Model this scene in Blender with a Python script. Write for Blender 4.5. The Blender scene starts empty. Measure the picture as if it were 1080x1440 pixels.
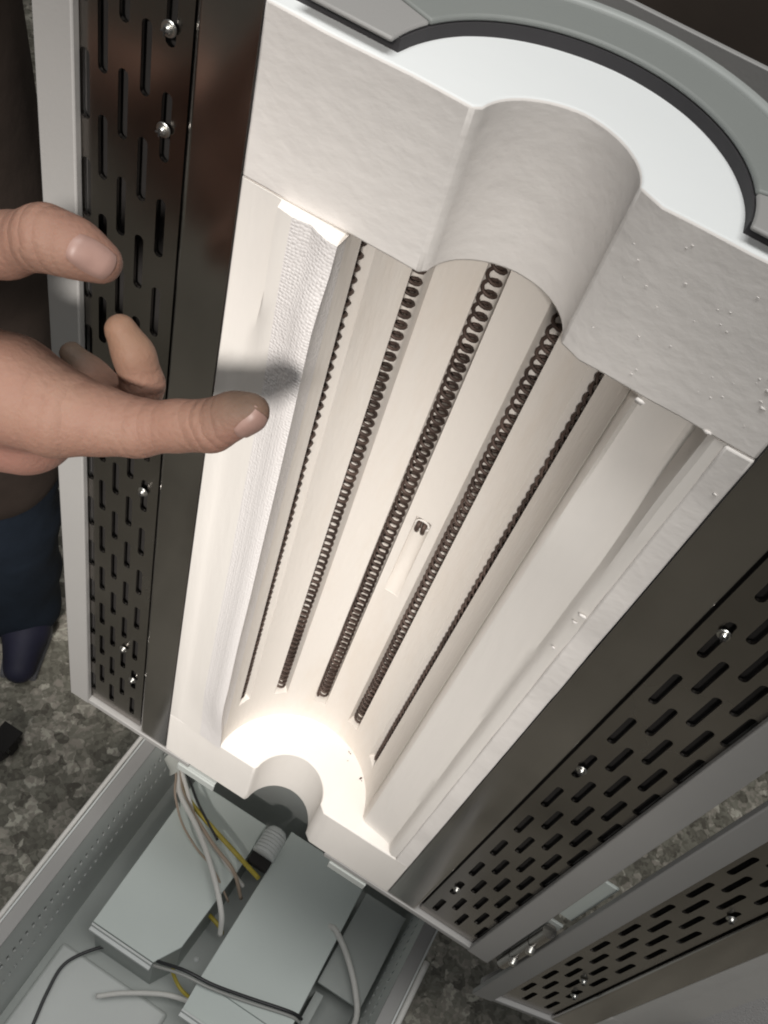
import bpy, bmesh, math, random
import numpy as np
from mathutils import Vector, Matrix, Euler, noise
random.seed(7)
S = 0.2                       # one modelling unit = 20 cm
C = bpy.context.scene.collection
PI = math.pi

# ------------------------------------------------------------------ camera
cam = bpy.data.cameras.new('camera'); co = bpy.data.objects.new('camera', cam); C.objects.link(co)
cam.sensor_fit = 'VERTICAL'; cam.sensor_height = 36.0; cam.lens = 1363.5/1440*36.0
cam.clip_start = 0.01; cam.clip_end = 200
Rc = ((0.85300914, 0.46927691, 0.22837377), (0.50666107, -0.63965907, -0.57804051), (-0.12517971, 0.60878194, -0.78339938))
right, down, fwd = [Vector(r) for r in Rc]
m3 = Matrix((right, -down, -fwd)).transposed()
m4 = m3.to_4x4(); m4.translation = Vector((0.1735, -1, 2.81))*S
co.matrix_world = m4
sc = bpy.context.scene; sc.camera = co

# ------------------------------------------------------------------ light
w = bpy.data.worlds.new('World'); sc.world = w; w.use_nodes = True
w.node_tree.nodes['Background'].inputs[0].default_value = (0.80, 0.86, 0.92, 1)
w.node_tree.nodes['Background'].inputs[1].default_value = 0.10
sc.view_settings.view_transform = 'Standard'; sc.view_settings.look = 'None'
sc.cycles.filter_width = 2.0
sc.view_settings.exposure = 0.0; sc.view_settings.gamma = 1.0

def aim(o, target):
    o.rotation_euler = (Vector(target)*S - o.location).to_track_quat('-Z', 'Y').to_euler()
def lamp(name, kind, loc, target, energy, color, **kw):
    d = bpy.data.lights.new(name, kind); d.energy = energy; d.color = color
    for k, v in kw.items(): setattr(d, k, v)
    o = bpy.data.objects.new(name, d); C.objects.link(o); o.location = Vector(loc)*S; aim(o, target)
    return o
lamp('key_spot', 'SPOT', (1.3, -6.2, 6.2), (-0.78, 0, 0.70), 160, (1.0, 0.95, 0.895), spot_size=math.radians(22.3), spot_blend=1.0, shadow_soft_size=0.085)  # added spot; its soft cone dims the upper right of the furnace
lamp('ceiling_lamp', 'AREA', (0.4, -1.6, 10.5), (0, 0.1, 0), 22, (1.0, 0.995, 0.97), shape='RECTANGLE', size=1.3, size_y=0.5)

# ------------------------------------------------------------------ materials
def mat(name, col, rough=0.5, metal=0.0, var=0.0, vscale=20.0, bump=0.0, bscale=80.0, stretch=(1, 1, 1), detail=4.0, extra=None, spec=0.5):
    m = bpy.data.materials.new(name); m.use_nodes = True
    nt = m.node_tree; b = nt.nodes['Principled BSDF']
    b.inputs['Base Color'].default_value = (*col, 1); b.inputs['Roughness'].default_value = rough; b.inputs['Metallic'].default_value = metal
    b.inputs['Specular IOR Level'].default_value = spec
    tc = nt.nodes.new('ShaderNodeTexCoord'); mp = nt.nodes.new('ShaderNodeMapping'); mp.inputs['Scale'].default_value = stretch
    nt.links.new(tc.outputs['Object'], mp.inputs['Vector'])
    if var:
        n = nt.nodes.new('ShaderNodeTexNoise'); n.inputs['Scale'].default_value = vscale; n.inputs['Detail'].default_value = detail
        nt.links.new(mp.outputs[0], n.inputs['Vector'])
        r = nt.nodes.new('ShaderNodeMapRange'); r.inputs['From Min'].default_value = 0.3; r.inputs['From Max'].default_value = 0.7
        r.inputs['To Min'].default_value = 1-var; r.inputs['To Max'].default_value = 1+var
        nt.links.new(n.outputs['Fac'], r.inputs['Value'])
        mx = nt.nodes.new('ShaderNodeVectorMath'); mx.operation = 'SCALE'; mx.inputs[0].default_value = col
        nt.links.new(r.outputs[0], mx.inputs['Scale']); nt.links.new(mx.outputs[0], b.inputs['Base Color'])
        if metal > 0.5:
            rr = nt.nodes.new('ShaderNodeMapRange'); rr.inputs['From Min'].default_value = 0.3; rr.inputs['From Max'].default_value = 0.7
            rr.inputs['To Min'].default_value = rough*0.7; rr.inputs['To Max'].default_value = rough*1.5
            nt.links.new(n.outputs['Fac'], rr.inputs['Value']); nt.links.new(rr.outputs[0], b.inputs['Roughness'])
    if bump:
        n2 = nt.nodes.new('ShaderNodeTexNoise'); n2.inputs['Scale'].default_value = bscale; n2.inputs['Detail'].default_value = 6
        nt.links.new(mp.outputs[0], n2.inputs['Vector'])
        bp = nt.nodes.new('ShaderNodeBump'); bp.inputs['Strength'].default_value = bump; bp.inputs['Distance'].default_value = 0.0012
        nt.links.new(n2.outputs['Fac'], bp.inputs['Height']); nt.links.new(bp.outputs[0], b.inputs['Normal'])
    if extra: extra(m, nt, b, mp)
    return m

def dimple(m, nt, b, mp):
    v = nt.nodes.new('ShaderNodeTexVoronoi'); v.inputs['Scale'].default_value = 850; v.inputs['Randomness'].default_value = 0.45
    nt.links.new(mp.outputs[0], v.inputs['Vector'])
    bp = nt.nodes.new('ShaderNodeBump'); bp.inputs['Strength'].default_value = 0.5; bp.inputs['Distance'].default_value = 0.0006; bp.invert = True
    nt.links.new(v.outputs['Distance'], bp.inputs['Height']); nt.links.new(bp.outputs[0], b.inputs['Normal'])
def terrazzo(m, nt, b, mp):
    v = nt.nodes.new('ShaderNodeTexVoronoi'); v.inputs['Scale'].default_value = 82; v.inputs['Randomness'].default_value = 1
    nz = nt.nodes.new('ShaderNodeTexNoise'); nz.inputs['Scale'].default_value = 120; nz.inputs['Detail'].default_value = 3
    nt.links.new(mp.outputs[0], nz.inputs['Vector'])
    ad = nt.nodes.new('ShaderNodeVectorMath'); ad.operation = 'MULTIPLY_ADD'; ad.inputs[1].default_value = (0.010,)*3
    nt.links.new(nz.outputs['Color'], ad.inputs[0]); nt.links.new(mp.outputs[0], ad.inputs[2]); nt.links.new(ad.outputs[0], v.inputs['Vector'])
    cr = nt.nodes.new('ShaderNodeValToRGB'); e = cr.color_ramp.elements
    e[0].position = 0; e[0].color = (0.15, 0.135, 0.11, 1); e[0].position = 0.1; e[1].position = 0.9; e[1].color = (0.72, 0.69, 0.58, 1)
    for p, c in ((0.35, (0.25, 0.235, 0.19, 1)), (0.55, (0.34, 0.325, 0.265, 1)), (0.72, (0.46, 0.41, 0.35, 1))):
        k = e.new(p); k.color = c
    sp = nt.nodes.new('ShaderNodeSeparateColor'); v3 = nt.nodes.new('ShaderNodeTexVoronoi'); v3.inputs['Scale'].default_value = 230
    nt.links.new(ad.outputs[0], v3.inputs['Vector'])
    mc = nt.nodes.new('ShaderNodeMix'); mc.data_type = 'RGBA'; mc.inputs[0].default_value = 0.36
    nt.links.new(v.outputs['Color'], mc.inputs[6]); nt.links.new(v3.outputs['Color'], mc.inputs[7]); nt.links.new(mc.outputs[2], sp.inputs[0]); nt.links.new(sp.outputs[0], cr.inputs[0])
    v2 = nt.nodes.new('ShaderNodeTexVoronoi'); v2.feature = 'DISTANCE_TO_EDGE'; v2.inputs['Scale'].default_value = 82
    nt.links.new(ad.outputs[0], v2.inputs['Vector'])
    mr = nt.nodes.new('ShaderNodeMapRange'); mr.inputs['From Max'].default_value = 0.12; mr.inputs['To Min'].default_value = 0.86
    nt.links.new(v2.outputs['Distance'], mr.inputs['Value'])
    mx = nt.nodes.new('ShaderNodeVectorMath'); mx.operation = 'SCALE'
    nt.links.new(cr.outputs[0], mx.inputs[0]); nt.links.new(mr.outputs[0], mx.inputs['Scale']); nt.links.new(mx.outputs[0], b.inputs['Base Color'])
SKIN_JOINTS = [((-0.413, -0.354, 2.087), (0.082, 0.013, 0.037), 0.055, 900), ((-0.301, -0.328, 1.835), (0.097, 0.031, 0.036), 0.060, 900), ((-0.212, -0.303, 1.885), (0.063, 0.020, 0.051), 0.050, 1100), ((-0.403, -0.360, 1.818), (0.120, 0.025, 0.009), 0.100, 600), ((-0.361, -0.237, 1.799), (-0.017, 0.017, 0.089), 0.045, 1000)]
def skin(m, nt, b, mp):
    b.inputs['Subsurface Weight'].default_value = 0.12; b.inputs['Subsurface Radius'].default_value = (0.006, 0.002, 0.001)
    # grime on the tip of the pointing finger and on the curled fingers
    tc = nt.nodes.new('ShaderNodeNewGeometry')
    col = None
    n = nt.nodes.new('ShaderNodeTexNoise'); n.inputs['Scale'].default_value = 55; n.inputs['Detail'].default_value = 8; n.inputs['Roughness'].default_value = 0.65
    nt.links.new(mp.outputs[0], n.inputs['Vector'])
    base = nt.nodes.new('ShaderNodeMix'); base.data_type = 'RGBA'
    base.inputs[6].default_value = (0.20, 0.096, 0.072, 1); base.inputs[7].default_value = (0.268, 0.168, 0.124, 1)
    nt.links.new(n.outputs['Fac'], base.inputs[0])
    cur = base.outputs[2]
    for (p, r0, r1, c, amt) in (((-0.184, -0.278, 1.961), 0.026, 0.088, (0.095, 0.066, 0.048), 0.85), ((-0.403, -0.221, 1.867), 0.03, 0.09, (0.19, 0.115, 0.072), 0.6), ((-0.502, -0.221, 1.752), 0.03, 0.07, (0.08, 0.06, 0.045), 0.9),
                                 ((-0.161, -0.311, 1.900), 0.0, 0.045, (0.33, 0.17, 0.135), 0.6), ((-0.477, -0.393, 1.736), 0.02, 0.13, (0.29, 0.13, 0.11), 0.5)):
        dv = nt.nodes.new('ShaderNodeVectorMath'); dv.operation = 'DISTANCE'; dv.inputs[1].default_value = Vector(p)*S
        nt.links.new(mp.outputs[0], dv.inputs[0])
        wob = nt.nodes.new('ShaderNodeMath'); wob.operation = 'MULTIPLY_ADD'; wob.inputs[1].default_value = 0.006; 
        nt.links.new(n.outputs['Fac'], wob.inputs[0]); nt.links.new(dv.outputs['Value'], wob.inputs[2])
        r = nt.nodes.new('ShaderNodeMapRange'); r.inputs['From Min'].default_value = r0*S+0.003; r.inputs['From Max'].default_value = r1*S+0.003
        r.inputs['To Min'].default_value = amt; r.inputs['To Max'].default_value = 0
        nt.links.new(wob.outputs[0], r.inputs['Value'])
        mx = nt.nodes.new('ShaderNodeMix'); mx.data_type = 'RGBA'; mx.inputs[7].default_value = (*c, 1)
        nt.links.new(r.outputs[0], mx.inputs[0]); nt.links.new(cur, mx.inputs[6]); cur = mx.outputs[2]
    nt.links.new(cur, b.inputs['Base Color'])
    # creases over the joints, fine pores everywhere
    h = nt.nodes.new('ShaderNodeTexNoise'); h.inputs['Scale'].default_value = 700; h.inputs['Detail'].default_value = 4
    nt.links.new(mp.outputs[0], h.inputs['Vector'])
    hs = nt.nodes.new('ShaderNodeMath'); hs.operation = 'MULTIPLY'; hs.inputs[1].default_value = 0.5; nt.links.new(h.outputs['Fac'], hs.inputs[0])
    tot = hs.outputs[0]
    for (p, ax, rad, fr) in SKIN_JOINTS:
        sub = nt.nodes.new('ShaderNodeVectorMath'); sub.operation = 'SUBTRACT'; sub.inputs[1].default_value = Vector(p)*S; nt.links.new(mp.outputs[0], sub.inputs[0])
        dot = nt.nodes.new('ShaderNodeVectorMath'); dot.operation = 'DOT_PRODUCT'; dot.inputs[1].default_value = Vector(ax).normalized(); nt.links.new(sub.outputs[0], dot.inputs[0])
        wv = nt.nodes.new('ShaderNodeMath'); wv.operation = 'MULTIPLY_ADD'; wv.inputs[1].default_value = 0.008; nt.links.new(n.outputs['Fac'], wv.inputs[0]); nt.links.new(dot.outputs['Value'], wv.inputs[2])
        fq = nt.nodes.new('ShaderNodeMath'); fq.operation = 'MULTIPLY'; fq.inputs[1].default_value = fr; nt.links.new(wv.outputs[0], fq.inputs[0])
        sn = nt.nodes.new('ShaderNodeMath'); sn.operation = 'SINE'; nt.links.new(fq.outputs[0], sn.inputs[0])
        pw = nt.nodes.new('ShaderNodeMath'); pw.operation = 'ABSOLUTE'; nt.links.new(sn.outputs[0], pw.inputs[0])
        ln = nt.nodes.new('ShaderNodeVectorMath'); ln.operation = 'LENGTH'; nt.links.new(sub.outputs[0], ln.inputs[0])
        mk = nt.nodes.new('ShaderNodeMapRange'); mk.inputs['From Min'].default_value = rad*S*0.35; mk.inputs['From Max'].default_value = rad*S; mk.inputs['To Min'].default_value = 0.9; mk.inputs['To Max'].default_value = 0
        nt.links.new(ln.outputs['Value'], mk.inputs['Value'])
        ml = nt.nodes.new('ShaderNodeMath'); ml.operation = 'MULTIPLY_ADD'; nt.links.new(pw.outputs[0], ml.inputs[0]); nt.links.new(mk.outputs[0], ml.inputs[1]); nt.links.new(tot, ml.inputs[2])
        tot = ml.outputs[0]
    bp = nt.nodes.new('ShaderNodeBump'); bp.inputs['Strength'].default_value = 0.55; bp.inputs['Distance'].default_value = 0.0009
    nt.links.new(tot, bp.inputs['Height']); nt.links.new(bp.outputs[0], b.inputs['Normal'])

def stain(m, nt, b, mp):
    src = b.inputs['Base Color'].links[0].from_socket
    n = nt.nodes.new('ShaderNodeTexNoise'); n.inputs['Scale'].default_value = 26; n.inputs['Detail'].default_value = 7; n.inputs['Roughness'].default_value = 0.7
    nt.links.new(mp.outputs[0], n.inputs['Vector'])
    r = nt.nodes.new('ShaderNodeMapRange'); r.inputs['From Min'].default_value = 0.48; r.inputs['From Max'].default_value = 0.75; r.inputs['To Max'].default_value = 0.45
    nt.links.new(n.outputs['Fac'], r.inputs['Value'])
    mx = nt.nodes.new('ShaderNodeMix'); mx.data_type = 'RGBA'; mx.inputs[7].default_value = (0.70, 0.60, 0.50, 1)
    nt.links.new(r.outputs[0], mx.inputs[0]); nt.links.new(src, mx.inputs[6]); nt.links.new(mx.outputs[2], b.inputs['Base Color'])
M = {}
M['fibre'] = mat('ceramic_fibre_board', (0.82, 0.785, 0.755), 0.9, var=0.05, vscale=30, bump=0.22, bscale=190, stretch=(0.85, 1, 1.15), spec=0.2)
M['fibre_smooth'] = mat('ceramic_fibre_panel', (0.82, 0.785, 0.745), 0.9, var=0.025, vscale=14, bump=0.14, bscale=120, stretch=(2.5, 1, 0.4), spec=0.2)
M['module'] = mat('moulded_fibre_shell', (0.81, 0.765, 0.715), 0.9, var=0.05, vscale=9, bump=0.16, bscale=520, stretch=(1.0, 1, 0.22), spec=0.2, extra=lambda *a: stain(*a))
M['dimple'] = mat('dimpled_fibre_lip', (0.80, 0.77, 0.76), 0.85, extra=dimple, spec=0.3)
M['white'] = mat('white_fibre_top', (0.84, 0.86, 0.86), 0.9, var=0.012, vscale=12, bump=0.08, bscale=150, spec=0.2)
M['steel'] = mat('stainless_steel', (0.46, 0.435, 0.415), 0.17, 1.0, var=0.22, vscale=11, bump=0.09, bscale=7)
M['slot_steel'] = mat('slotted_stainless_steel', (0.31, 0.288, 0.268), 0.21, 1.0, var=0.25, vscale=9, bump=0.08, bscale=8)
M['cab'] = mat('cabinet_grey_paint', (0.66, 0.68, 0.66), 0.5, var=0.04, vscale=8, bump=0.05, bscale=700)
M['grey'] = mat('grey_powder_coat', (0.36, 0.352, 0.342), 0.5, var=0.04, vscale=12, bump=0.05, bscale=900)
M['green_grey'] = mat('green_grey_enamel', (0.27, 0.285, 0.272), 0.55, var=0.06, vscale=9, bump=0.06, bscale=600)
M['pale_rim'] = mat('pale_enamel_edge', (0.40, 0.42, 0.405), 0.45, var=0.06, vscale=25)  # paler enamel for the outer rim of the collar
M['box'] = mat('pale_grey_sheet', (0.67, 0.725, 0.695), 0.5, var=0.035, vscale=9, bump=0.04, bscale=500)
M['edge'] = mat('bright_sheet_edge', (0.74, 0.76, 0.75), 0.45, var=0.04, vscale=60)
M['pan'] = mat('dull_grey_sheet', (0.48, 0.505, 0.485), 0.6, var=0.10, vscale=10, bump=0.05, bscale=300)
M['dark'] = mat('dark_rubber', (0.045, 0.042, 0.045), 0.75, var=0.15, vscale=40, bump=0.1, bscale=200)
M['inner'] = mat('black_and_shade', (0.018, 0.016, 0.015), 0.8, var=0.2, vscale=20)  # near black: stands in for shade inside the shell, also colours black fittings
M['coil'] = mat('oxidised_heating_wire', (0.095, 0.066, 0.055), 0.6, 0.5, var=0.45, vscale=70)
M['bolt'] = mat('zinc_bolt', (0.58, 0.57, 0.54), 0.3, 1.0, var=0.1, vscale=90)
M['floor'] = mat('terrazzo_floor', (0.3, 0.28, 0.2), 0.35, bump=0.06, bscale=60, extra=terrazzo)
M['wall'] = mat('brown_wall', (0.10, 0.075, 0.06), 0.8, var=0.2, vscale=3)
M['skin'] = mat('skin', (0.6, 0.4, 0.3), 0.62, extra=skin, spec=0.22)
M['nail'] = mat('fingernail', (0.25, 0.155, 0.13), 0.45, var=0.12, vscale=160, spec=0.4)
M['navy'] = mat('navy_cloth', (0.018, 0.026, 0.040), 0.9, var=0.2, vscale=20, bump=0.6, bscale=60, spec=0.2)
M['brown_cloth'] = mat('dark_brown_cloth', (0.060, 0.044, 0.036), 0.9, var=0.2, vscale=14, bump=0.6, bscale=50, spec=0.2)
M['shoe'] = mat('blue_shoe', (0.018, 0.018, 0.04), 0.7, var=0.2, vscale=30)
M['sole'] = mat('pale_sole', (0.20, 0.20, 0.22), 0.6)
M['wire_white'] = mat('white_braided_sleeve', (0.82, 0.80, 0.76), 0.7, bump=0.6, bscale=900)
M['wire_yellow'] = mat('yellow_insulation', (0.50, 0.40, 0.06), 0.45, var=0.15, vscale=80)
M['wire_black'] = mat('black_insulation', (0.03, 0.03, 0.033), 0.4)
M['wire_grey'] = mat('grey_insulation', (0.42, 0.42, 0.40), 0.4)
M['wire_tan'] = mat('tan_insulation', (0.45, 0.35, 0.27), 0.5)
M['plastic'] = mat('translucent_plastic', (0.55, 0.56, 0.52), 0.4, var=0.05, vscale=40)

# ------------------------------------------------------------------ mesh helpers (coordinates in modelling units)
def link_mesh(name, verts, faces, m, parent=None, smooth=False, bevel=0.0, seg=2, autosmooth=None):
    me = bpy.data.meshes.new(name); me.from_pydata([tuple(c*S for c in v) for v in verts], [], faces); me.update()
    bm = bmesh.new(); bm.from_mesh(me); bmesh.ops.recalc_face_normals(bm, faces=bm.faces); bm.to_mesh(me); bm.free()
    me.materials.append(m)
    o = bpy.data.objects.new(name, me); C.objects.link(o)
    if parent is not None: o.parent = parent
    if bevel:
        bv = o.modifiers.new('bevel', 'BEVEL'); bv.width = bevel*S; bv.segments = seg; bv.limit_method = 'ANGLE'; bv.angle_limit = math.radians(40)
    if smooth or autosmooth or bevel:
        if smooth: me.polygons.foreach_set('use_smooth', [True]*len(me.polygons))
        elif autosmooth or bevel:
            me.polygons.foreach_set('use_smooth', [True]*len(me.polygons))
            try: me.set_sharp_from_angle(angle=math.radians(autosmooth or 40))
            except Exception: pass
    return o
class MB:
    def __init__(s): s.v = []; s.f = []
    def add(s, v, f):
        n = len(s.v); s.v += [tuple(p) for p in v]; s.f += [tuple(i+n for i in q) for q in f]; return s
    def box(s, a, b):
        (x0, y0, z0), (x1, y1, z1) = a, b
        return s.add([(x0,y0,z0),(x1,y0,z0),(x1,y1,z0),(x0,y1,z0),(x0,y0,z1),(x1,y0,z1),(x1,y1,z1),(x0,y1,z1)],
                     [(0,3,2,1),(4,5,6,7),(0,1,5,4),(1,2,6,5),(2,3,7,6),(3,0,4,7)])
    def prism(s, poly, z0, z1, ax='z'):
        n = len(poly)
        def P(p, z): return (p[0], p[1], z) if ax == 'z' else ((p[0], z, p[1]) if ax == 'y' else (z, p[0], p[1]))
        v = [P(p, z0) for p in poly] + [P(p, z1) for p in poly]
        f = [tuple(range(n))[::-1], tuple(range(n, 2*n))] + [(i, (i+1) % n, n+(i+1) % n, n+i) for i in range(n)]
        return s.add(v, f)
    def tube(s, pts, r, n=8, caps=True):
        pts = [Vector(p) for p in pts]; rs = r if isinstance(r, (list, tuple)) else [r]*len(pts)
        rings = []; up = None
        for i, p in enumerate(pts):
            t = (pts[min(i+1, len(pts)-1)] - pts[max(i-1, 0)]).normalized()
            if up is None: up = t.orthogonal().normalized()
            up = (up - t*up.dot(t)).normalized(); bi = t.cross(up)
            rings.append([p + (up*math.cos(2*PI*k/n) + bi*math.sin(2*PI*k/n))*rs[i] for k in range(n)])
        v = [q for rg in rings for q in rg]; f = []
        for i in range(len(pts)-1):
            for k in range(n): f.append((i*n+k, i*n+(k+1) % n, (i+1)*n+(k+1) % n, (i+1)*n+k))
        if caps: f += [tuple(range(n))[::-1], tuple((len(pts)-1)*n+k for k in range(n))]
        return s.add(v, f)
    def lathe(s, prof, origin, axis='y', n=16):
        ox, oy, oz = origin; v = []; f = []
        for (r, h) in prof:
            for k in range(n):
                a = 2*PI*k/n; c, d = r*math.cos(a), r*math.sin(a)
                v.append((ox+c, oy+h, oz+d) if axis == 'y' else ((ox+c, oy+d, oz+h) if axis == 'z' else (ox+h, oy+c, oz+d)))
        for i in range(len(prof)-1):
            for k in range(n): f.append((i*n+k, i*n+(k+1) % n, (i+1)*n+(k+1) % n, (i+1)*n+k))
        f += [tuple(range(n)), tuple((len(prof)-1)*n+k for k in range(n))]
        return s.add(v, f)
    def build(s, name, m, parent=None, **kw): return link_mesh(name, s.v, s.f, m, parent, **kw)
def spline(pts, n=8):
    pts = [Vector(p) for p in pts]; out = []
    P = [2*pts[0]-pts[1]] + pts + [2*pts[-1]-pts[-2]]
    for i in range(1, len(P)-2):
        a, b, c, d = P[i-1:i+3]
        for k in range(n):
            t = k/n
            out.append(0.5*((2*b) + (c-a)*t + (2*a-5*b+4*c-d)*t*t + (3*b-a-3*c+d)*t**3))
    return out + [pts[-1]]
def thing(name, label, cat, loc=(0, 0, 0), rz=0, group=None, kind=None):
    o = bpy.data.objects.new(name, None); C.objects.link(o); o.location = Vector(loc)*S; o.rotation_euler.z = rz
    o.empty_display_size = 0.03
    return tag(o, label, cat, group, kind)
def tag(o, label, cat, group=None, kind=None):
    o['label'] = label; o['category'] = cat
    if group: o['group'] = group
    if kind: o['kind'] = kind
    return o
def plate_with_holes(outer, holes, depth, to3d, name, m, parent):
    """flat sheet with real openings, given a thickness"""
    bm = bmesh.new()
    def loop(pts):
        vs = [bm.verts.new(tuple(c*S for c in to3d(p[0], p[1], 0))) for p in pts]
        return [bm.edges.new((vs[i], vs[(i+1) % len(vs)])) for i in range(len(vs))]
    ed = loop(outer)
    for h in holes: ed += loop(h)
    bmesh.ops.triangle_fill(bm, use_beauty=True, edges=ed)
    d = Vector(to3d(0, 0, 1)) - Vector(to3d(0, 0, 0))
    r = bmesh.ops.extrude_face_region(bm, geom=list(bm.faces))
    bmesh.ops.translate(bm, vec=d*depth*S, verts=[g for g in r['geom'] if isinstance(g, bmesh.types.BMVert)])
    bmesh.ops.recalc_face_normals(bm, faces=bm.faces)
    me = bpy.data.meshes.new(name); bm.to_mesh(me); bm.free(); me.materials.append(m)
    o = bpy.data.objects.new(name, me); C.objects.link(o); o.parent = parent
    return o
def slot(cx, cz, hw, hl, n=5):
    p = []
    for k in range(n+1): a = PI*k/n; p.append((cx+hw*math.cos(a), cz+hl-hw+hw*math.sin(a)))
    for k in range(n+1): a = PI+PI*k/n; p.append((cx+hw*math.cos(a), cz-hl+hw+hw*math.sin(a)))
    return p
def arc(cx, cy, r, a0, a1, n): return [(cx+r*math.cos(a0+(a1-a0)*k/n), cy+r*math.sin(a0+(a1-a0)*k/n)) for k in range(n+1)]

# ------------------------------------------------------------------ setting
ZF = -2.62
fl = MB().add([(-40, -30, ZF), (40, -30, ZF), (40, 9, ZF), (-40, 9, ZF)], [(0, 1, 2, 3)]).build('floor', M['floor']); fl['kind'] = 'structure'
wl = MB().box((-40, 9, ZF), (40, 9.4, 14)).build('wall', M['wall']); wl['kind'] = 'structure'

# ------------------------------------------------------------------ one furnace half
ZT = 2.243
RB = 0.22
TH = math.radians(-13.0)
GR = [(-72.0, 0.42), (-42.2, 0.385), (-12.8, 0.36), (16.6, 0.355), (45.6, 0.345)]
def slot_centres(col):
    ph = 2.083 if col in (1, 3) else 1.998
    z = ph
    while z < 2.3: z += 0.172
    out = []
    while z > 0.03:
        if z+0.06 < ZT-0.01 and z-0.055 > 0.02: out.append(z)
        z -= 0.172
    return out
COLS = [0.52, 0.5565, 0.592, 0.626, 0.6565]

def module_profile():
    """(x, y, groove id or None) from the left flange round the bore to the right flange, groove depth switchable"""
    P = [(-0.3862, 0.010, None), (-0.3855, 0.002, None), (-0.383, 0.000, None), (-0.352, -0.001, None), (-0.335, -0.005, None), (-0.310, -0.014, None), (-0.285, -0.022, None), (-0.262, -0.029, None), (-0.250, -0.036, None), (-0.236, -0.043, None), (-0.226, -0.046, None)]
    a = -102.0
    grooves = [(g, 4.75, 0.042, i) for i, (g, z) in enumerate(GR)] + [(1.6, 4.6, 0.017, 9), (72.6, 0.75, 0.03, 8)]
    grooves.sort()
    def pt(deg, r): t = math.radians(deg); return (r*math.sin(t), r*math.cos(t))
    cur = a
    for (g, hw, dp, gi) in grooves + [(76.5, 0, 0, None)]:
        end = g-hw
        n = max(2, int((end-cur)/3.5))
        for k in range(n+1):
            q = pt(cur+(end-cur)*k/n, RB); P.append((q[0], q[1], None))
        if hw:
            w_ = math.radians(hw)*RB
            t = math.radians(g); u = Vector((math.sin(t), math.cos(t))); v = Vector((math.cos(t), -math.sin(t)))
            for k in range(0, 9):
                s_ = -PI/2 + PI*k/8
                off = math.sin(s_)*w_; dd = dp-w_*0.9*(1-math.cos(s_)) if k not in (0, 8) else dp*0.45
                base = pt(g+math.degrees(off/RB), RB)
                deep = u*(RB+max(dd, dp*0.3)) + v*off
                P.append((base[0], base[1], (gi, deep.x, deep.y)))
        cur = g+hw
    P += [(0.222, 0.044, None), (0.226, 0.041, None), (0.300, 0.031, None), (0.312, 0.026, None), (0.317, 0.017, None), (0.322, 0.008, None), (0.331, 0.003, None), (0.352, 0.004, None)]
    return P

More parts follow.
